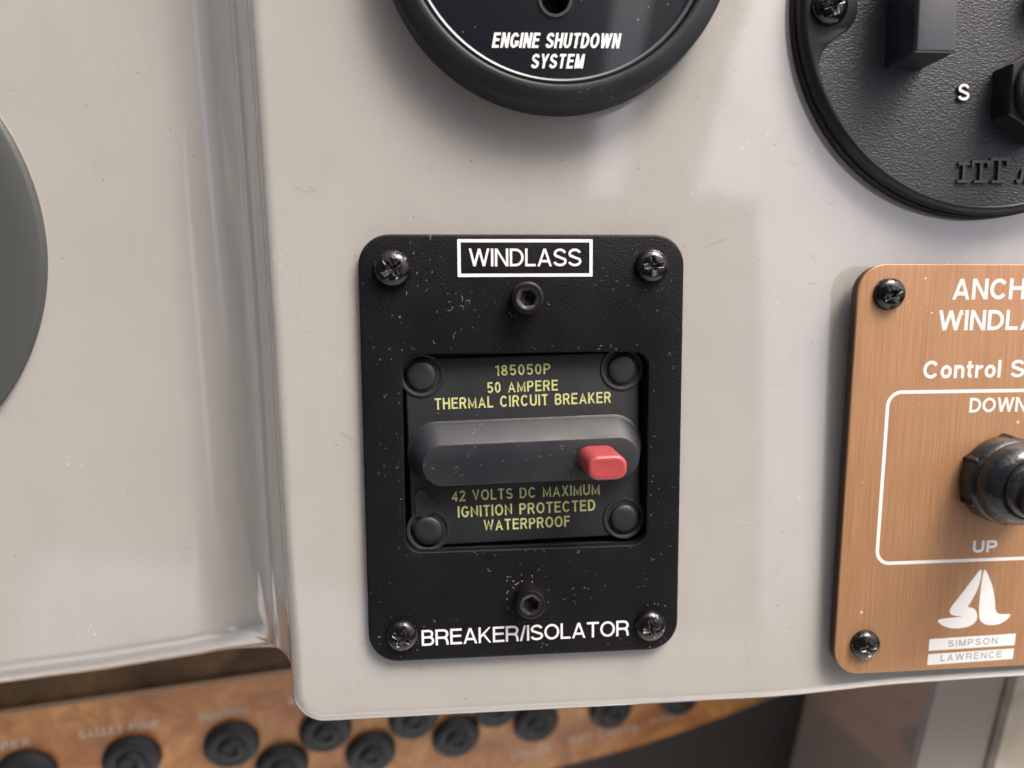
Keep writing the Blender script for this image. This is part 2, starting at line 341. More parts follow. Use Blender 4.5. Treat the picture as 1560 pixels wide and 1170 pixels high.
def ribbon(pts, t, closed):
    pts = [p for i, p in enumerate(pts) if i == 0 or math.hypot(p[0] - pts[i - 1][0], p[1] - pts[i - 1][1]) > 1e-4]
    n = len(pts); L = []; Rr = []
    for i, p in enumerate(pts):
        a = pts[i - 1] if (i > 0 or closed) else None; b = pts[(i + 1) % n] if (i < n - 1 or closed) else None
        def nrm(p, q):
            dx, dy = q[0] - p[0], q[1] - p[1]; d = math.hypot(dx, dy) or 1; return (-dy / d, dx / d)
        if a is None: nx, ny = nrm(p, b); k = 1
        elif b is None: nx, ny = nrm(a, p); k = 1
        else:
            n1 = nrm(a, p); n2 = nrm(p, b); nx, ny = n1[0] + n2[0], n1[1] + n2[1]; d = math.hypot(nx, ny) or 1; nx /= d; ny /= d
            k = min(1 / max(nx * n1[0] + ny * n1[1], .2), 2.6)
        L.append((p[0] + nx * k * t / 2, p[1] + ny * k * t / 2)); Rr.append((p[0] - nx * k * t / 2, p[1] - ny * k * t / 2))
    return L, Rr
def lettering(text, x0, y0, x1, y1, cap, t, z, mat, parent, name='lettering', shear=0., gap=None, raised=0., xw=None, wob=0., face=None):
    "a line of print from (x0,y0) to (x1,y1) on the surface z; t is the stroke weight as a share of the cap height"
    gap = gap if gap is not None else .13 + t * .2
    face = face or glyph
    # width factor: strokes keep their weight while the letters are squeezed
    raw = sum(face(c, t)[0] + gap for c in text) - gap
    L = math.hypot(x1 - x0, y1 - y0) / cap
    kx = (L - shear * .0) / raw if xw is None else xw
    ca, sa = (x1 - x0), (y1 - y0); d = math.hypot(ca, sa); ca /= d; sa /= d
    vs = []; fs = []; lay = 0; cur = 0.; rnd = random.Random(text)
    for c in text:
        w_, paths = face(c, t)
        for pts, closed in paths:
            sq = [((p[0]) * kx, p[1]) for p in pts]
            if wob: sq = [(a + rnd.uniform(-wob, wob), b + rnd.uniform(-wob, wob) * .5) for a, b in sq]
            A, B = ribbon(sq, t, closed); zz = z + .0035 * (lay % 6) + raised; lay += 1
            ring = []
            for q in (A, B):
                row = []
                for (gx, gy) in q:
                    gy = min(max(gy, 0.), 1.); gx = gx + cur * kx + shear * gy
                    X = x0 + ca * gx * cap - sa * gy * cap; Y = y0 + sa * gx * cap + ca * gy * cap; row.append((X, Y))
                ring.append(row)
            n = len(A); b0 = len(vs)
            for a, b in zip(*ring): vs += [(a[0], a[1], zz), (b[0], b[1], zz)]
            m = n if closed else n - 1
            for i in range(m):
                j = (i + 1) % n; fs.append((b0 + 2 * i, b0 + 2 * i + 1, b0 + 2 * j + 1, b0 + 2 * j))
            if raised:
                b1 = len(vs)
                for a, b in zip(*ring): vs += [(a[0], a[1], z - .05), (b[0], b[1], z - .05)]
                for i in range(m):
                    j = (i + 1) % n
                    for s_ in (0, 1): fs.append((b0 + 2 * i + s_, b0 + 2 * j + s_, b1 + 2 * j + s_, b1 + 2 * i + s_))
                if not closed:
                    for i in (0, n - 1): fs.append((b0 + 2 * i, b0 + 2 * i + 1, b1 + 2 * i + 1, b1 + 2 * i))
        cur += w_ + gap
    me = bpy.data.meshes.new(name); me.from_pydata([(a * S, b * S, c * S) for a, b, c in vs], [], fs); me.materials.append(MAT[mat])
    o = bpy.data.objects.new(name, me); C.objects.link(o); o.parent = parent
    return o
def outline(name, loop_o, loop_i, mat, parent):
    vs, fs = loft([loop_o, loop_i], False, False); return mesh(name, vs, fs, mat, parent)
def printed(name, poly, z, mat, parent):
    bm = bmesh.new(); f = bm.faces.new([bm.verts.new((x * S, y * S, z * S)) for x, y in poly]); bmesh.ops.triangulate(bm, faces=[f])
    bmesh.ops.recalc_face_normals(bm, faces=bm.faces)
    if bm.faces[:][0].normal.z < 0: bmesh.ops.reverse_faces(bm, faces=bm.faces)
    me = bpy.data.meshes.new(name); bm.to_mesh(me); bm.free(); me.materials.append(MAT[mat])
    o = bpy.data.objects.new(name, me); C.objects.link(o); o.parent = parent; return o

# ------------------------------------------------------------------ fasteners
def screw_mesh(R=3.35, h=2.3, seed=0):
    NR, NA = 44, 120; vs = [(0, 0, h - 1.9)]; fs = []; mi = []
    def height(r, a):
        x, y = r * math.cos(a), r * math.sin(a); q = r / R
        z = .45 + (h - .45) * math.sqrt(max(0, 1 - q ** 2.6))
        L = 1.95; W = .42 + .10 * (L - r) / L
        din = max(min(W - abs(x), L - abs(y)), min(W - abs(y), L - abs(x)), .75 - r * .9)
        dep = min(max(din / .22, 0), 1) * (1.9 - .45 * r)
        return z - dep, din
    dins = [9]
    for i in range(1, NR + 1):
        r = R * (i / NR) ** .85
        for k in range(NA):
            a = 2 * math.pi * k / NA; z, d = height(r, a); vs.append((r * math.cos(a), r * math.sin(a), z)); dins.append(d)
    for k in range(NA): fs.append((0, 1 + k, 1 + (k + 1) % NA)); 
    for i in range(NR - 1):
        for k in range(NA):
            j = (k + 1) % NA; a = 1 + i * NA; fs.append((a + k, a + NA + k, a + NA + j, a + j))
    b = len(vs)
    vs += [(R * 1.0 * math.cos(2 * math.pi * k / NA), R * math.sin(2 * math.pi * k / NA), -.2) for k in range(NA)]
    for k in range(NA):
        j = (k + 1) % NA; a = 1 + (NR - 1) * NA; fs.append((a + k, b + k, b + j, a + j))
    for f in fs:
        d = [dins[q] if q < len(dins) else -1 for q in f]; mx, mn = max(d), min(d)
        mi.append(1 if (mx > 0 and mn < .22) else 0)
    return vs, fs, mi
_sv = screw_mesh(); _proto = None
def screw(parent, x, y, z, rot, k=1., label=None):
    global _proto
    mt = frame(x, y, z, rot) @ Matrix.Scale(k, 4)
    if _proto is None:
        _proto = mesh('screw', _sv[0], _sv[1], ['screw', 'recess'], parent, _sv[2], 50, mt); o = _proto
    else:
        o = _proto.copy(); C.objects.link(o); o.parent = parent; o.matrix_local = mt
        if 'label' in o: del o['label']
    if label: o['label'] = label
    return o
def socket_bolt(parent, x, y, z, rot, R=3.2, h=4.2):
    vs, fs = [], []
    n = 72; ri = 1.75
    def hexr(a):
        a = (a % (math.pi / 3)) - math.pi / 6; return ri * math.cos(math.pi / 6) / math.cos(a)
    def hl(z, k=1.): return [(hexr(2 * math.pi * i / n) * k * math.cos(2 * math.pi * i / n), hexr(2 * math.pi * i / n) * k * math.sin(2 * math.pi * i / n), z) for i in range(n)]
    L = [circ(0, 0, R, 0, n), circ(0, 0, R, h - .45, n), circ(0, 0, R - .12, h - .15, n), circ(0, 0, R - .45, h, n), circ(0, 0, 2.25, h, n), hl(h - .25), hl(h - 2.6), hl(h - 2.8, .3)]
    v, f = loft(L, True, True); mi = [0] * (4 * n) + [1] * (3 * n) + [0, 0]
    return mesh('socket_bolt', v, f, ['steel', 'steel_in'], parent, mi, 40, frame(x, y, z, rot))

# ------------------------------------------------------------------ the console moulding
def sstep(a, b, x):
    t = min(max((x - a) / (b - a), 0), 1); return t * t * (3 - 2 * t)
def lerp_tab(tab, y):
    if y <= tab[0][0]: return tab[0][1]
    for (a, b), (c, d) in zip(tab, tab[1:]):
        if y <= c: return b + (d - b) * (y - a) / (c - a)
    return tab[-1][1]
XE = [(-60, -46.0), (-43, -46.2), (-15, -47.0), (25, -47.6), (63, -48.6), (85, -49.3), (140, -51.)]
def smax(a, b, k):
    h = min(max(.5 + .5 * (a - b) / k, 0), 1); return b + (a - b) * h + k * h * (1 - h)
def crown(x, y):
    return -1.8 * sstep(45, 130, x) ** 1.3 - 2.2 * sstep(52, 90, x) * min(max((35 - y) / 90., 0), 1)
def edge(d, r, slope):
    if d >= r: return 0.
    if d >= 0: return -(r - math.sqrt(max(r * r - (r - d) ** 2, 0)))
    return -r + slope * d
def zmain(x, y):
    xe = lerp_tab(XE, y) - 2.9; dl = x - xe; rc = 7.
    yb = -58.6; db = y - yb
    if dl < rc and db < rc: d = rc - math.hypot(rc - dl, rc - db)
    else: d = min(dl, db)
    s_left = 1.25 + 7 * sstep(-44, -52, y) ; f = sstep(-3, 3, dl - db)
    ridge = .45 * math.exp(-((d + 4.2) / .9) ** 2) * (1 - f)
    return crown(x, y) + edge(d, 3.2, s_left * (1 - f) + 9 * f) + ridge
def zrec(x, y):
    yb = lerp_tab([(-185, -63.), (-117, -57.7), (-95.5, -55.7), (-73.6, -52.9), (-54.3, -49.5), (-30, -46.)], x)
    d = y - yb
    q = max(0., x + 74.); bend = .026 * q * q if q < 13 else .026 * 169 + .68 * (q - 13)
    return -18 + min(bend, 12) * (1 - .35 * sstep(12, 2, d)) + edge(d, 8.5, 8)
def zsurf(x, y): return smax(zmain(x, y), zrec(x, y), 3.2)
def steps(segs):
    o = []
    for a, b, s_ in segs:
        n = max(1, round((b - a) / s_)); o += [a + (b - a) * i / n for i in range(n)]
    return o + [segs[-1][1]]
xs = steps([(-185, -76, 3), (-76, -62, .8), (-62, -40, .3), (-40, 50, 2), (50, 190, 3)])
ys = steps([(-67, -60, .3), (-60, -40, .4), (-40, -30, 1), (-30, 160, 3)])
zc = {}; vs = []; fs = []
for j, y in enumerate(ys):
    for i, x in enumerate(xs): vs.append((x, y, max(zsurf(x, y), -38.)))
nx = len(xs)
for j in range(len(ys) - 1):
    for i in range(nx - 1):
        q = (j * nx + i, j * nx + i + 1, (j + 1) * nx + i + 1, (j + 1) * nx + i)
        if max(vs[k][2] for k in q) > -37.9 and not (abs(sum(vs[k][0] for k in q) / 4 - .9) < 28.6 and abs(sum(vs[k][1] for k in q) / 4 + .4) < 24.5): fs.append(q)   # cut-out behind the breaker
con = mesh('console', vs, fs, 'gel', ang=180)
props(con, 'glossy beige gelcoat helm console, raised panel stepping down to a recess on the left', None, None, 'structure')

# ------------------------------------------------------------------ round grey cover in the recess at left
t = thing('instrument_cover', 'large smooth dark grey round cover cut off by the left edge', 'instrument cover', frame(-152.6, 42.0, -18))
v, f = lathe(0, 0, [(52.7, -.3), (52.8, 1.2), (52.5, 1.7), (51.9, 2.0), (47, 2.05), (30, 2.1), (.5, 2.15)], 160)
mesh('cover_disc', v, f, 'disc', t)

# ------------------------------------------------------------------ engine shutdown switch
t = thing('engine_shutdown_switch', 'big round black switch with glossy face lettered ENGINE SHUTDOWN SYSTEM', 'switch', frame(6.9, 100, 0))
v, f = lathe(0, 0, [(33.4, 0), (33.7, 1.), (33.6, 3.5), (33.5, 6.5), (33.4, 6.8), (33.05, 7.05), (30.8, 7.85), (30.4, 7.9), (29.9, 7.85), (29.5, 7.6), (29.3, 7.0), (29.2, 4.6)], 160, False, False)
mesh('bezel', v, f, 'bezel', t, ang=24)
v, f = lathe(0, 0, [(29.2, 6.2), (28.9, 6.5), (28.3, 6.5), (28.0, 6.1), (27.9, 4.6)], 160, False, False)
MAT['ringm'] = M("polished_inner_ring", (.09, .10, .11), .3, metal=1.).m
mesh('inner_ring', v, f, 'ringm', t, ang=60)
v, f = loft([circ(0, 0, 29.3, 4.7, 96), circ(0, 0, 16, 4.8, 96), circ(-.6, -13.3, 2.9, 4.8, 96)], False, False)
mesh('face', v, f, 'gface', t)
v, f = loft([circ(-.6, -13.3, 3.4, 4.75, 48), circ(-.6, -13.3, 3.2, 5.15, 48), circ(-.6, -13.3, 2.7, 5.15, 48), circ(-.6, -13.3, 2.5, 4.7, 48), circ(-.6, -13.3, 2.4, .5, 48)], False, True)
mesh('centre_hole', v, f, 'gasket', t)
lettering('ENGINE SHUTDOWN', -12.55, -22.25, 11.6, -21.85, 2.75, .175, 4.86, 'offwhite', t, shear=.2, gap=.27, face=sans)
lettering('SYSTEM', -5.25, -25.85, 4.6, -25.7, 2.65, .175, 4.86, 'offwhite', t, shear=.2, gap=.27, face=sans)

# ------------------------------------------------------------------ remote spotlight control, top right
t = thing('round_control_plate', 'large round black leather grained plate with hex nut and raised ITT lettering, top right', 'control panel', frame(96, 88.5, -.6))
v, f = lathe(0, 0, [(41.5, 0), (41.7, .5), (41.7, 1.6), (41.3, 2.0)], 180, True, False)
mesh('gasket', v, f, 'gasket', t, ang=50)
v, f = lathe(0, 0, [(41.0, 1.6), (41.2, 2.4), (41.15, 3.6), (40.8, 4.3), (40.2, 4.65)], 180, False, False)
mesh('side_wall', v, f, 'smooth', t, ang=60)
def r_in(th):
    a = (th - math.radians(182.4) + math.pi) % (2 * math.pi) - math.pi; s_ = abs(35.6 * a)
    if s_ < 4.6: return 35.6 - math.sqrt(6.0 ** 2 - s_ ** 2) + .0
    b = 35.6 - math.sqrt(6.0 ** 2 - 4.6 ** 2); k = min((s_ - 4.6) / 7.5, 1)
    return b + (39.4 - b) * (1 - (1 - k) ** 2.6)
N = 360; A = [2 * math.pi * i / N for i in range(N)]
lp = lambda fn, z, d=0.: [((fn(a) + d) * math.cos(a), (fn(a) + d) * math.sin(a), z) for a in A]
v, f = loft([lp(lambda a: 40.2, 4.65), lp(lambda a: 39.9, 4.75), lp(r_in, 4.75, .3), lp(r_in, 4.55), lp(r_in, 4.1, -.05)], False, False)
mesh('rim', v, f, 'smooth', t, ang=50)
v, f = loft([circ(0, 0, 40, 4.25, N), circ(0, 0, 20, 4.25, N)], False, True)
mesh('grained_face', v, f, 'leather', t)
screw(t, -35.6, -1.5, 4.6, 20, 1.08)
# block cover
v, f = rr_solid(-19.3, -2.2, 8.2, 21, .7, 4.2, 14.0, .55)
mesh('block_cover', v, f, 'gloss', t, ang=40)
v, f = rr_solid(10.5, 2.5, 9, 9, 4.4, 4.2, 9.0, .8); mesh('round_button', v, f, 'rubber', t)
lettering('S', -8.0, -18.8, -5.4, -18.8, 3.5, .25, 4.3, 'mold', t, 'raised_letter', raised=.45, face=sans)
lettering('S', -7.85, -18.65, -5.55, -18.65, 3.2, .15, 4.78, 'white', t, 'letter_paint', face=sans)
# hex nut and boot
nt_ = mesh('hex_nut', *loft([hexl(8.0, -17.6, 9.6, 4.1, 30), hexl(8.0, -17.6, 9.6, 9.1, 30), hexl(8.0, -17.6, 9.3, 9.4, 30)]), 'smooth', t, ang=25)
v, f = lathe(8.0, -17.6, [(7.6, 9.3), (7.6, 10.1), (7.0, 10.6), (6.4, 10.4), (5.9, 11.2), (4.9, 13.6), (4.3, 16), (4.1, 22), (3.4, 24), (1.6, 25)], 64)
mesh('toggle_boot', v, f, 'rubber', t, ang=60)
# moulded maker's lettering: slab-serif ITT, its bars stepping upward
def strokes(name, segs, tk, z0, z1, mat, parent):
    vs, fs = [], []
    for n, (a, b) in enumerate(segs):
        Lp, Rp = ribbon([a, b], tk, False); z = z1 + .004 * (n % 4); k = len(vs)
        for zz in (z0, z): vs += [(*Lp[0], zz), (*Rp[0], zz), (*Rp[1], zz), (*Lp[1], zz)]
        fs += [(k + 4, k + 5, k + 6, k + 7)] + [(k + i, k + (i + 1) % 4, k + 4 + (i + 1) % 4, k + 4 + i) for i in range(4)]
    return mesh(name, vs, fs, mat, parent, ang=20)
bx, by = -7.6, -34.9
sg = [((.5, .3), (3.1, .3)), ((1.8, .2), (1.8, 4.0)), ((.6, 3.8), (3.0, 3.8)),
      ((4.1, .3), (6.9, .3)), ((5.5, .2), (5.5, 4.4)), ((3.5, 4.25), (7.3, 4.25)), ((3.7, 4.3), (3.7, 3.2)), ((7.1, 4.3), (7.1, 3.2)),
      ((7.9, .3), (10.9, .3)), ((9.4, .2), (9.4, 4.9)), ((7.5, 4.75), (11.4, 4.75)), ((7.7, 4.8), (7.7, 3.6)), ((11.2, 4.8), (11.2, 3.6))]
strokes('raised_logo', [((a[0] + bx, a[1] + by), (b[0] + bx, b[1] + by)) for a, b in sg], .55, 4.2, 4.85, 'mold', t)
lettering('JABSCO', 5.7, -34.9, 21.5, -34.7, 2.9, .22, 4.25, 'mold', t, 'raised_lettering', raised=.45, shear=.15, face=sans)

# ------------------------------------------------------------------ windlass breaker faceplate
t = thing('breaker_faceplate', 'black powder coated rectangular plate lettered WINDLASS and BREAKER/ISOLATOR', 'plate', frame(.45, -.3, 0))
O = (0, 0, 65.2, 87.4, 6.2); I = (.45, -.15, 50.0, 40.6, 3.2)
v, f = rr_ring(O, I, .05, 2.0, .55, .35, 12); mesh('faceplate', v, f, 'powder', t, ang=50)
v, f = rr_ring((.45, -.15, 54.5, 45, 4), (.45, -.15, 50.6, 41.2, 3.2), -8, .5, .2, .1, 8); mesh('backing_frame', v, f, 'gasket', t)
v, f = rr_solid(.45, -.15, 54, 44.5, 3.5, -11, -9.3, .2); mesh('back_cover', v, f, 'gasket', t)
screw(t, -25.9, 37.0, 1.9, 38, 1.1, 'screw with chipped black paint and white residue around it')
screw(t, 25.8, 37.4, 1.9, 5, 1.02); screw(t, -25.7, -37.8, 1.9, 62, .98); screw(t, 26.5, -38.0, 1.9, 15, 1.0)
socket_bolt(t, .3, 31.1, 1.95, 10); socket_bolt(t, .65, -30.8, 1.95, 22, 3.1, 4.4)
lettering('WINDLASS', -10.95, 37.42, 11.5, 37.4, 3.5, .14, 2.01, 'white', t, gap=.10, face=sans)
outline('label_frame', [(x, y, 2.012) for x, y, _ in rrect(.3, 39.05, 27.0, 7.4, .15, 0, 2)], [(x, y, 2.012) for x, y, _ in rrect(.3, 39.05, 25.7, 6.1, .05, 0, 2)], 'white', t)
lettering('BREAKER/ISOLATOR', -21.7, -40.45, 22.0, -40.2, 3.4, .14, 2.01, 'white', t, gap=.10, face=sans)

# ------------------------------------------------------------------ the breaker itself
t = thing('circuit_breaker', 'dark plastic thermal circuit breaker with yellow print filling the plate window', 'circuit breaker', frame(.75, -.3, 0, 1.25))
v, f = rr_solid(.1, -.1, 48.4, 39.2, 2.2, -9, -1.0, .35); 
mesh('body', v, f, 'plastic', t, ang=40)
for k, (x, y) in enumerate([(-20.75, 16.2), (20.7, 16.0), (-20.7, -16.3), (20.75, -15.9)]):
    v, f = lathe(0, 0, [(4.55, -1.02), (4.45, -.72), (4.15, -.66), (3.9, -.8), (3.65, -1.0)], 48, False, False)
    a = mesh('corner_collar', v, f, 'plastic', t, at=frame(x, y, 0), ang=50)
    v, f = lathe(0, 0, [(3.05, -1.0), (2.95, -.35), (2.6, -.1), (1.6, .02), (.2, .05)], 40)
    mesh('rivet', v, f, 'boss', t, at=frame(x, y, 0), ang=60)
# boss: chamfered above and at the ends, upright below
def boss(x0, x1, y0, y1, r, z): return rrect((x0 + x1) / 2, (y0 + y1) / 2, x1 - x0, y1 - y0, r, z, 12)
L = [boss(-24.3, 24.8, -6.4, 6.5, 6.3, -1.1), boss(-24.3, 24.8, -6.4, 6.5, 6.3, -.75), boss(-24.15, 24.65, -6.35, 6.35, 6.2, -.65), boss(-23.9, 24.5, -6.3, 5.85, 6.0, -.5), boss(-21.3, 23.2, -6.15, 2.6, 4.3, 3.15), boss(-21.15, 23.0, -6.05, 2.3, 4.15, 3.35), boss(-20.9, 22.8, -5.9, 2.1, 4.0, 3.4)]
v, f = loft(L); mesh('switch_boss', v, f, 'boss', t, ang=24)
v, f = rr_solid(-6.6, -7.0, 20, 1.6, .2, -1.2, -.55, .1); mesh('ledge', v, f, 'plastic', t)
# trip arm: small teardrop plate by the lower left rivet
arm = [(-23.1, -13.2), (-23.2, -9.2), (-22.4, -7.6), (-21.2, -7.6), (-20.2, -8.8), (-18.6, -11.2), (-18.5, -12.0), (-19.6, -12.6), (-21.2, -13.4)]
v, f = loft([[(x + .0, y, z) for x, y in arm] for z in (-1.1, -.55)]); mesh('trip_stop', v, f, 'boss', t)
slot = rr_solid(14.2, -1.65, 9.5, 5.9, 2.7, 3.0, 3.43, .02); mesh('lever_slot', *slot, 'gasket', t)
loops = [rrect(14.3, -1.6, 7.9, 4.9, 2.3, 2.5, 10), rrect(14.3, -1.55, 7.7, 4.8, 2.2, 13.0, 10)]
for k in range(1, 6):
    a = math.pi / 2 * k / 5; d = .75 * (1 - math.cos(a)); loops.append(rrect(14.3, -1.55, 7.7 - 2 * d, 4.8 - 2 * d, 2.2 - d, 13.0 + .75 * math.sin(a), 10))
loops.append(rrect(14.3, -1.55, 5.2, 2.3, 1.1, 13.68, 10))
v, f = loft(loops); mesh('reset_lever', v, f, 'red', t, ang=60)
for (s_, x0, x1, y, c) in [('185050P', -5.75, 5.75, 15.45, 2.2), ('50 AMPERE', -7.45, 7.2, 11.95, 2.25), ('THERMAL CIRCUIT BREAKER', -18.3, 18.3, 8.95, 2.35),
                           ('42 VOLTS DC MAXIMUM', -15.6, 15.6, -10.5, 2.3), ('IGNITION PROTECTED', -14.4, 14.6, -13.95, 2.4), ('WATERPROOF', -9.1, 9.1, -17.1, 2.35)]:
    lettering(s_, x0, y, x1, y, c, .15, -.985, 'yellow', t, gap=.17, wob=.004)

# ------------------------------------------------------------------ copper windlass control plate
px, py = 101.5, -7
fr = Matrix.Translation((101.6 * S, -7. * S, 1.6 * S)) @ Matrix.Rotation(math.radians(-.25), 4, 'Z') @ Matrix.Rotation(math.radians(1.9), 4, 'X') @ Matrix.Rotation(math.radians(.6), 4, 'Y')
t = thing('windlass_control_plate', 'brushed copper coloured plate with white ANCHOR WINDLASS lettering, at the right edge', 'plate', fr)
v, f = rr_solid(-.6, -.15, 65.8, 88.7, 5.8, 1.45, 1.9, .15); mesh('plate', v, f, 'copper', t, ang=40)
v, f = rr_solid(-.6, -.15, 65.2, 88.1, 5.7, -1.0, 1.5, .15); mesh('backing', v, f, 'copper_edge', t, ang=40)
v, f = rr_solid(0, 0, 60, 83, 5, -3.4, -.9, .1); mesh('gasket', v, f, 'gasket', t, ang=40)

for k, (x, y, a) in enumerate([(-27.0, 38.2, 30), (-26.9, -37.6, 12), (25.8, 38.2, 50), (25.9, -37.6, 77)]): screw(t, x, y, 1.75, a, .98)
lettering('ANCHOR', -13.1, 37.0, 11.6, 37.1, 4.3, .185, 1.912, 'white', t, gap=.10, face=sans)
lettering('WINDLASS', -15.7, 30.65, 14.1, 30.7, 4.2, .185, 1.912, 'white', t, gap=.10, face=sans)
lettering('Control Switch', -18.2, 20.65, 16.6, 20.7, 3.75, .185, 1.912, 'white', t, gap=.10, face=sans)
lettering('DOWN', -7.2, 13.3, 5.7, 13.3, 3.15, .185, 1.912, 'white', t, gap=.10, face=sans)
lettering('UP', -3.65, -17.75, 2.2, -17.7, 2.75, .235, 1.912, 'white', t, gap=.09, face=sans)
fo = (-.75, -.75, 50.1, 38.0)
outline('switch_frame', rrect(fo[0], fo[1], fo[2], fo[3], 3.3, 1.91, 10), rrect(fo[0], fo[1], fo[2] - 1.5, fo[3] - 1.5, 2.55, 1.91, 10), 'white', t)
SS = [(-1.03, -21.17), (-2.5, -23.07), (-4.08, -25.33), (-5.85, -27.89), (-7.05, -29.38), (-7.62, -30.45), (-7.69, -31.2), (-7.05, -31.94), (-4.11, -32.33), (-7.23, -32.41), (-10.32, -32.67), (-10.03, -33.53), (-8.75, -34.38), (-6.56, -35.02), (-4.32, -34.99), (-2.34, -34.54), (-1.22, -33.53), (-1.03, -32.2), (-1.55, -30.94), (-2.51, -30.28), (-3.63, -30.18), (-2.59, -28.46), (-1.55, -26.09), (-1.0, -23.48)]
LL = [(-0.5, -21.19), (0.6, -22.89), (1.89, -25.57), (2.7, -28.47), (3.1, -31.14), (3.72, -31.97), (5.32, -32.22), (7.03, -32.11), (6.13, -33.5), (4.41, -34.45), (2.4, -34.67), (0.55, -34.23), (-0.54, -33.11), (-0.83, -30.97), (-0.9, -27.87), (-0.82, -24.36)]
def smooth_poly(p, n=2):
    for _ in range(n):
        q = []
        for a, b in zip(p, p[1:] + p[:1]):
            q += [(a[0] * .78 + b[0] * .22, a[1] * .78 + b[1] * .22), (a[0] * .22 + b[0] * .78, a[1] * .22 + b[1] * .78)]
        p = q
    return p
printed('sail_emblem', smooth_poly(SS), 1.912, 'white', t); printed('sail_emblem', smooth_poly(LL), 1.912, 'white', t)
printed('name_bar', [(-11.85, -39.95), (8.5, -39.6), (8.5, -36.85), (-11.85, -37.2)], 1.912, 'white', t)
printed('name_bar', [(-11.9, -43.3), (8.35, -42.85), (8.4, -40.35), (-11.85, -40.75)], 1.912, 'white', t)
lettering('SIMPSON', -7.4, -39.25, 4.3, -39.05, 1.55, .17, 1.925, 'greyink', t, gap=.26, face=sans)
lettering('LAWRENCE', -8.85, -42.6, 5.6, -42.35, 1.6, .17, 1.925, 'greyink', t, gap=.26, face=sans)

# toggle switch on the copper plate
t = thing('toggle_switch', 'black rubber booted toggle switch between DOWN and UP on the copper plate', 'toggle switch', fr @ Matrix.Translation((.9 * S, -1.0 * S, 1.9 * S)))
v, f = loft([hexl(0, 0, 9.7, 0, 30), hexl(0, 0, 9.8, .5, 30), hexl(0, 0, 9.7, 3.2, 30), hexl(0, 0, 9.0, 4.0, 30), hexl(0, 0, 7., 4.2, 30)])
mesh('hex_nut', v, f, 'rubber', t, ang=25)
v, f = lathe(0, 0, [(9.2, .4), (9.35, 2.2), (9.2, 3.7), (8.7, 4.3), (8.5, 4.5), (8.75, 4.9), (8.7, 5.6), (8.3, 6.9), (7.6, 8.1), (6.7, 8.9), (6.1, 9.1), (5.9, 9.0), (6.0, 9.5), (5.9, 10.1), (5.3, 10.6), (4.8, 10.5)], 96)
mesh('boot', v, f, 'boot', t, ang=60)
v, f = lathe(0, 0, [(4.4, 0), (4.3, 2), (4.5, 5), (4.8, 9), (4.9, 13), (4.5, 15.5), (3.2, 17), (.8, 17.6)], 64)
mesh('lever', v, f, 'lever', t, at=frame(.2, -.6, 9.0, 0, 15, 4), ang=60)

# ------------------------------------------------------------------ the wooden switch panel under the overhang
WO, EX, EY, EZ = [-82.704, -104.558, -68.541], [0.9815, -0.0072, -0.1915], [0.0462, 0.9787, 0.2], [0.186, -0.2051, 0.9609]
W = Matrix.Identity(4)
for i in range(3):
    W[i][0] = EX[i]; W[i][1] = EY[i]; W[i][2] = EZ[i]; W[i][3] = WO[i] * S
t = thing('wooden_switch_panel', 'burl wood switch panel with white labels, low under the console edge', 'switch panel', W)
top = [(-140, 22.6), (-58, 23.8), (18.6, 25.2), (120, 27), (215, 28)]
bot = [(222, -5), (198, -13), (176, -18.5), (158, -22.6), (140, -26), (119, -28.4), (104, -29.8), (60, -33), (-20, -36), (-140, -38)]
poly = top + bot
def extrude(poly, z0, z1, b=.3):
    cx = sum(p[0] for p in poly) / len(poly); cy = sum(p[1] for p in poly) / len(poly)
    sh = lambda d: [(x + (d if x < cx else -d), y + (d if y < cy else -d)) for x, y in poly]
    return loft([[(x, y, z0) for x, y in poly], [(x, y, z1 - b) for x, y in poly], [(x, y, z1) for x, y in sh(b)]])
v, f = extrude(poly, -2.2, 0, .25); 
mi = [1] * (2 * len(poly)) + [0, 0]; mesh('veneer_board', v, f, ['burl', 'edge'], t, mi, ang=30)
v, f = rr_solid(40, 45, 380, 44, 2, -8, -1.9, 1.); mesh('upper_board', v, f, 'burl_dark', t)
LAB = [('WIPER', -64.2, -52., 11.75), ('GALLEY PUMP', -39.9, -19.2, 12.0), ('IGNITION', -7.9, 5.8, 12.2), ('BILGE PUMP', 17.3, 37.5, 13.4), ('LIGHTS', 90.3, 104., -22.2), ('NAV LIGHTS', 110.8, 137., -19.3), ('HORN', 142, 156, -17.2)]
for s_, x0, x1, y in LAB: lettering(s_, x0, y, x1, y + .15, 2.9, .2, .015, 'dimprint', t, 'label')
BT = [(-54, 3.2), (-26.9, 3.0), (.4, 2.8), (28.0, 2.9), (55.5, 2.6), (82.9, 2.1), (14.6, -8.2), (41.9, -8.6), (69.8, -7.6), (97.6, -6.9), (125.2, -6.3), (151.9, -5.7)]
WHERE = ['at the far lower left corner, below the WIPER label', 'below the GALLEY PUMP label', 'below the IGNITION label', 'tucked right under the rounded lower left corner of the console',
         'upper row, half hidden under the console edge left of centre', 'upper row, mostly hidden under the console edge',
         'lower row, between and below the IGNITION cap and the corner cap', 'lower row, cut by the bottom edge under the console corner', 'lower row, third from the left and fully in view',
         'lower row, fourth from the left, above the first lower label', 'lower row, fifth from the left, upper half hidden', 'last cap on the right, only its lower rim showing']
proto = None
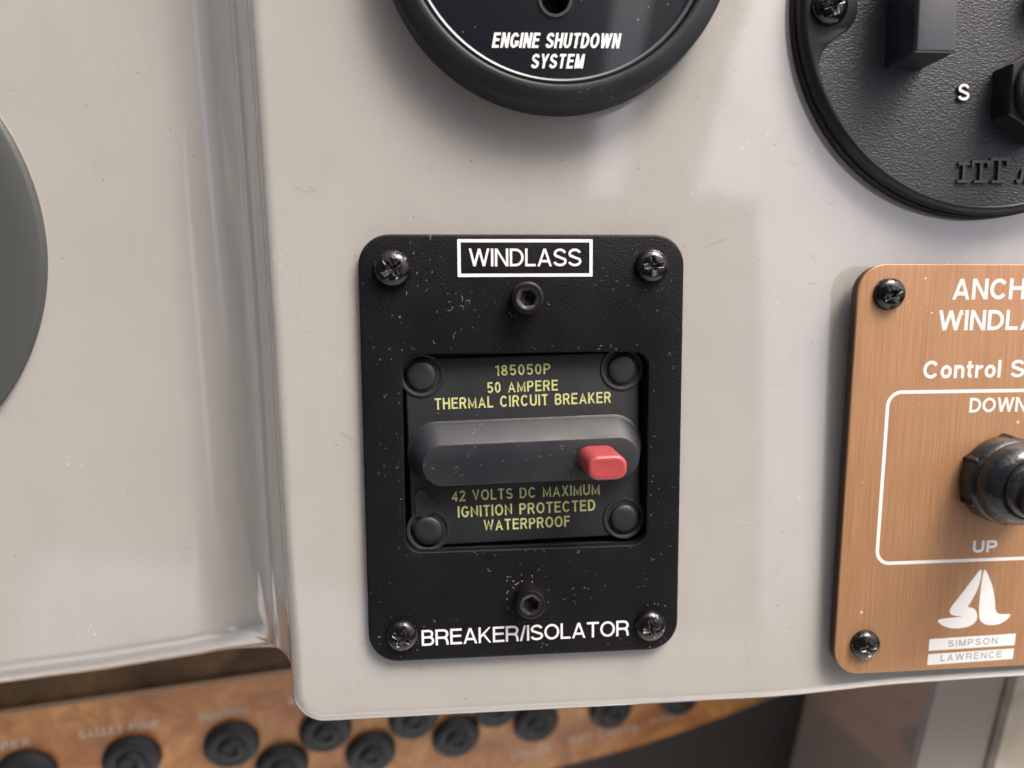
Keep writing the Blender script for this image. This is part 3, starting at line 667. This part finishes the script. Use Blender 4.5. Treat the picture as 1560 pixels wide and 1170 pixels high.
for k, (x, y) in enumerate(BT):
    lab = 'black round breaker cap ' + WHERE[k]
    if proto is None:
        p_ = thing('push_button_breaker', lab, 'push button', W @ frame(x, y, 0), 'round black breaker caps on the wooden panel')
        v, f = lathe(0, 0, [(7.9, 0), (8.0, .5), (7.9, 1.4), (7.3, 2.3), (6.6, 2.8), (5.4, 2.9), (4.2, 2.75)], 64); mesh('collar', v, f, 'cap', p_, ang=60)
        v, f = lathe(0, 0, [(3.9, 2.5), (3.8, 3.3), (3.3, 3.8), (2.2, 3.9), (1.9, 3.3), (.4, 3.2)], 48); mesh('button', v, f, 'cap', p_, ang=60)
        proto = p_
    else:
        p_ = proto.copy(); C.objects.link(p_); p_.matrix_world = T @ W @ frame(x, y, 0); p_['label'] = lab
        for ch in proto.children:
            c = ch.copy(); C.objects.link(c); c.parent = p_

# ------------------------------------------------------------------ what shows behind and below
def box(x0, x1, y0, y1, z0, z1, b=2.): return rr_solid((x0 + x1) / 2, (y0 + y1) / 2, x1 - x0, y1 - y0, b * 1.5, z0, z1, b)
o = mesh('footwell_lining', *box(-320, 420, -420, 160, -190, -180), 'foot'); props(o, 'dark brown grey lining of the footwell behind the console', kind='structure')
# inner side wall running back from the wooden panel, seen as a dull brown slope
v, f = loft([[(50, -50, -160), (165, -50, -104), (175, -320, -104), (20, -320, -160)], [(50, -50, -170), (165, -50, -114), (175, -320, -114), (20, -320, -170)]])
o = mesh('footwell_panel', v, f, 'foot'); props(o, 'dull brown grey panel in shade below the console at the lower right', kind='structure')
v, f = loft([rrect(0, 0, 22, 240, 2.5, z, 6) for z in (-60, -1.5)] + [rrect(0, 0, 20, 238, 2, 0, 6)])
o = mesh('side_moulding', v, f, 'gel_side', at=frame(113, -190, -42, -11)); props(o, 'greige upright moulding leaning below the copper plate, bottom right', kind='structure')
v, f = loft([rrect(0, 0, 40, 240, 2.5, z, 6) for z in (-60, -1.5)] + [rrect(0, 0, 38, 238, 2, 0, 6)])
o = mesh('cream_moulding', v, f, 'cream', at=frame(146, -183, -40, -11)); props(o, 'rough cream coloured edge moulding at the bottom right corner', kind='structure')

# ------------------------------------------------------------------ dust and lint
rnd = random.Random(5); vs, fs = [], []
def fibre(x, y, z, L, curl, r=.035, n=9):
    a = rnd.uniform(0, 6.28); pts = []; k = rnd.uniform(-curl, curl)
    for i in range(n):
        pts.append(Vector((x, y, z + r + .25 * L * .2 * math.sin(math.pi * i / (n - 1)) * rnd.uniform(.3, 1)))); a += k + rnd.uniform(-.25, .25)
        x += math.cos(a) * L / n; y += math.sin(a) * L / n
    b = len(vs)
    for i, p in enumerate(pts):
        d = (pts[min(i + 1, n - 1)] - pts[max(i - 1, 0)]).normalized(); s1 = Vector((-d.y, d.x, 0)).normalized(); s2 = d.cross(s1)
        for q in range(3):
            an = 2.094 * q; vs.append(tuple(p + s1 * r * math.cos(an) + s2 * r * math.sin(an)))
    for i in range(n - 1):
        for q in range(3): fs.append((b + 3 * i + q, b + 3 * i + (q + 1) % 3, b + 3 * i + 3 + (q + 1) % 3, b + 3 * i + 3 + q))
def on_face(x, y): return abs(x - .45) < 32 and abs(y + .3) < 43
for k in range(240):
    x, y = rnd.uniform(-110, 66), rnd.uniform(-56, 88)
    if -62 < x < -46 or (x < -48 and y < -38): continue
    if math.hypot(x - 6.9, y - 100) < 35 or math.hypot(x + 152.6, y - 42) < 54: continue
    if on_face(x, y): continue
    fibre(x, y, zsurf(x, y), rnd.uniform(.5, 2.2) if rnd.random() < .93 else rnd.uniform(3, 6), .5, .022)
for k in range(60):
    x, y = rnd.uniform(-31, 32), rnd.uniform(-42, 42)
    if abs(x - .8) < 26 and abs(y) < 21.5: continue
    fibre(x, y, 2.0, rnd.uniform(.4, 1.6), .6, .02)
for k in range(26): fibre(-25.4 + rnd.gauss(1.5, 2.6), 36.7 + rnd.gauss(0, 3.2), 2.0, rnd.uniform(.3, 1.1), .7, .035)
for k in range(30): fibre(rnd.uniform(-20, 20), rnd.uniform(-4.5, 1.2), 3.42, rnd.uniform(.3, 1.3), .5, .02)
for k in range(6): fibre(rnd.uniform(-15, -10), rnd.uniform(24, 33), 2.0, rnd.uniform(.8, 2.2), .8, .025)
for k in range(12): fibre(.9 + rnd.gauss(-1.5, 1.6), -28.3 + rnd.gauss(0, .9), 2.0, rnd.uniform(.4, 1.), .6, .05)
for cx, cy, rr in ((26.3, 37.1, 4.6), (-25.2, -38.1, 4.4), (26.9, -38.3, 4.4), (.8, 30.8, 4.2), (.9, -31.2, 4.2)):
    for k in range(9):
        a = rnd.uniform(0, 6.28); q = rr + abs(rnd.gauss(0, .8)); fibre(cx + q * math.cos(a), cy + q * math.sin(a), 2.0, rnd.uniform(.2, .7), .8, .03)
for k in range(46):
    e = rnd.choice([0, 1, 2, 3]); q = abs(rnd.gauss(0, .5)) + .3
    x, y = ((rnd.uniform(-24, 25), 20.3 + q) if e == 0 else (rnd.uniform(-24, 25), -20.9 - q) if e == 1 else (-24.6 - q, rnd.uniform(-20, 20)) if e == 2 else (26.3 + q, rnd.uniform(-20, 20)))
    fibre(x, y, 2.0, rnd.uniform(.2, .8), .6, .024)
for x, y, L in ((44, -18, 13), (38, 55, 7), (52, 12, 6), (-40, 52, 5), (-38, -30, 9), (20, -52, 5), (50, -50, 8), (-88, 58, 7), (-95, -10, 9), (-72, 20, 6)): fibre(x, y, zsurf(x, y) + .05, L, .18, .018, 16)
o = mesh('lint', vs, fs, 'lint'); props(o, 'fine pale dust fibres lying on the console and black plate', 'lint', None, 'stuff')

vs, fs = [], []
for k in range(150):
    e = rnd.random(); d = .25 + abs(rnd.gauss(0, .9))
    if e < .45: x, y = -32.2 - d, rnd.uniform(-42, 42)
    elif e < .6: x, y = 33.1 + d, rnd.uniform(-42, 42)
    elif e < .8: x, y = rnd.uniform(-30, 31), -44.1 - d
    elif e < .9: x, y = rnd.uniform(-30, 31), 43.5 + d
    else: x, y = rnd.uniform(-45, 64), rnd.uniform(-54, 60)
    if on_face(x, y): continue
    fibre(x, y, zsurf(x, y) - .02, rnd.uniform(.08, .35), .5, rnd.uniform(.03, .06), 4)
MAT['grime'] = M("dark_grime", (.09, .065, .045), .8).m
o = mesh('grime', vs, fs, 'grime'); props(o, 'dark crumbs of dirt along the edges of the black plate', 'dirt', None, 'stuff')

# ------------------------------------------------------------------ unseen: cockpit sole for bounce, and dark slabs added to shape reflections
def slab(name, pts, mat, desc, th=.012):
    "pts: four world-space corners in metres"
    a, b, c = (Vector(p) for p in pts[:3]); n = (b - a).cross(c - b).normalized() * th
    v = [Vector(p) for p in pts] + [Vector(p) - n for p in pts]
    me = bpy.data.meshes.new(name); me.from_pydata([tuple(p) for p in v], [], [(0, 1, 2, 3), (7, 6, 5, 4)] + [(i, i + 4, (i + 1) % 4 + 4, (i + 1) % 4) for i in range(4)])
    bm = bmesh.new(); bm.from_mesh(me); bmesh.ops.recalc_face_normals(bm, faces=bm.faces); bm.to_mesh(me); bm.free()
    me.materials.append(MAT[mat]); o = bpy.data.objects.new(name, me); C.objects.link(o); props(o, desc, kind='structure'); return o
MAT['blocker'] = M("dark_blocker_matte", (.03, .032, .04), .85).m  # for the added slabs that block sky light and darken reflections
slab('cockpit_sole', [(-2.2, -3.4, -.75), (2.2, -3.4, -.75), (2.2, .4, -.75), (-2.2, .4, -.75)], 'sole', 'white cockpit sole in front of the console')
slab('blocker_back', [(-1.1, -1.25, .34), (.57, -1.25, .09), (.64, -1.05, .95), (-1.1, -1.05, .95)], 'blocker', 'dark canvas wall added behind the camera to darken reflections')  # added out of view so the black plates reflect something dark
slab('blocker_top', [(-1.1, -1.06, .965), (.275, -1.06, .965), (.275, -.35, 1.15), (-1.1, -.35, 1.15)], 'blocker', 'unseen dark sheet added overhead to darken reflections')  # added overhead, split to leave a bright slit for the gauge streak
slab('blocker_top', [(.345, -1.06, .965), (.50, -1.06, .965), (.50, -.35, 1.15), (.345, -.35, 1.15)], 'blocker', 'narrow unseen dark strip added beside the slit that reflects as a streak')
for a, b in ((-1.2, -.62), (-.50, -.16), (-.10, .5)):  # added panels, gaps between them reflect as bright lines on the step
    slab('blocker_left', [(-.75, a, -.5), (-.75, b, -.5), (-.75, b, .85), (-.75, a, .85)], 'blocker', 'unseen dark panel added at the left to darken the step and its reflections')
bpy.context.view_layer.update()
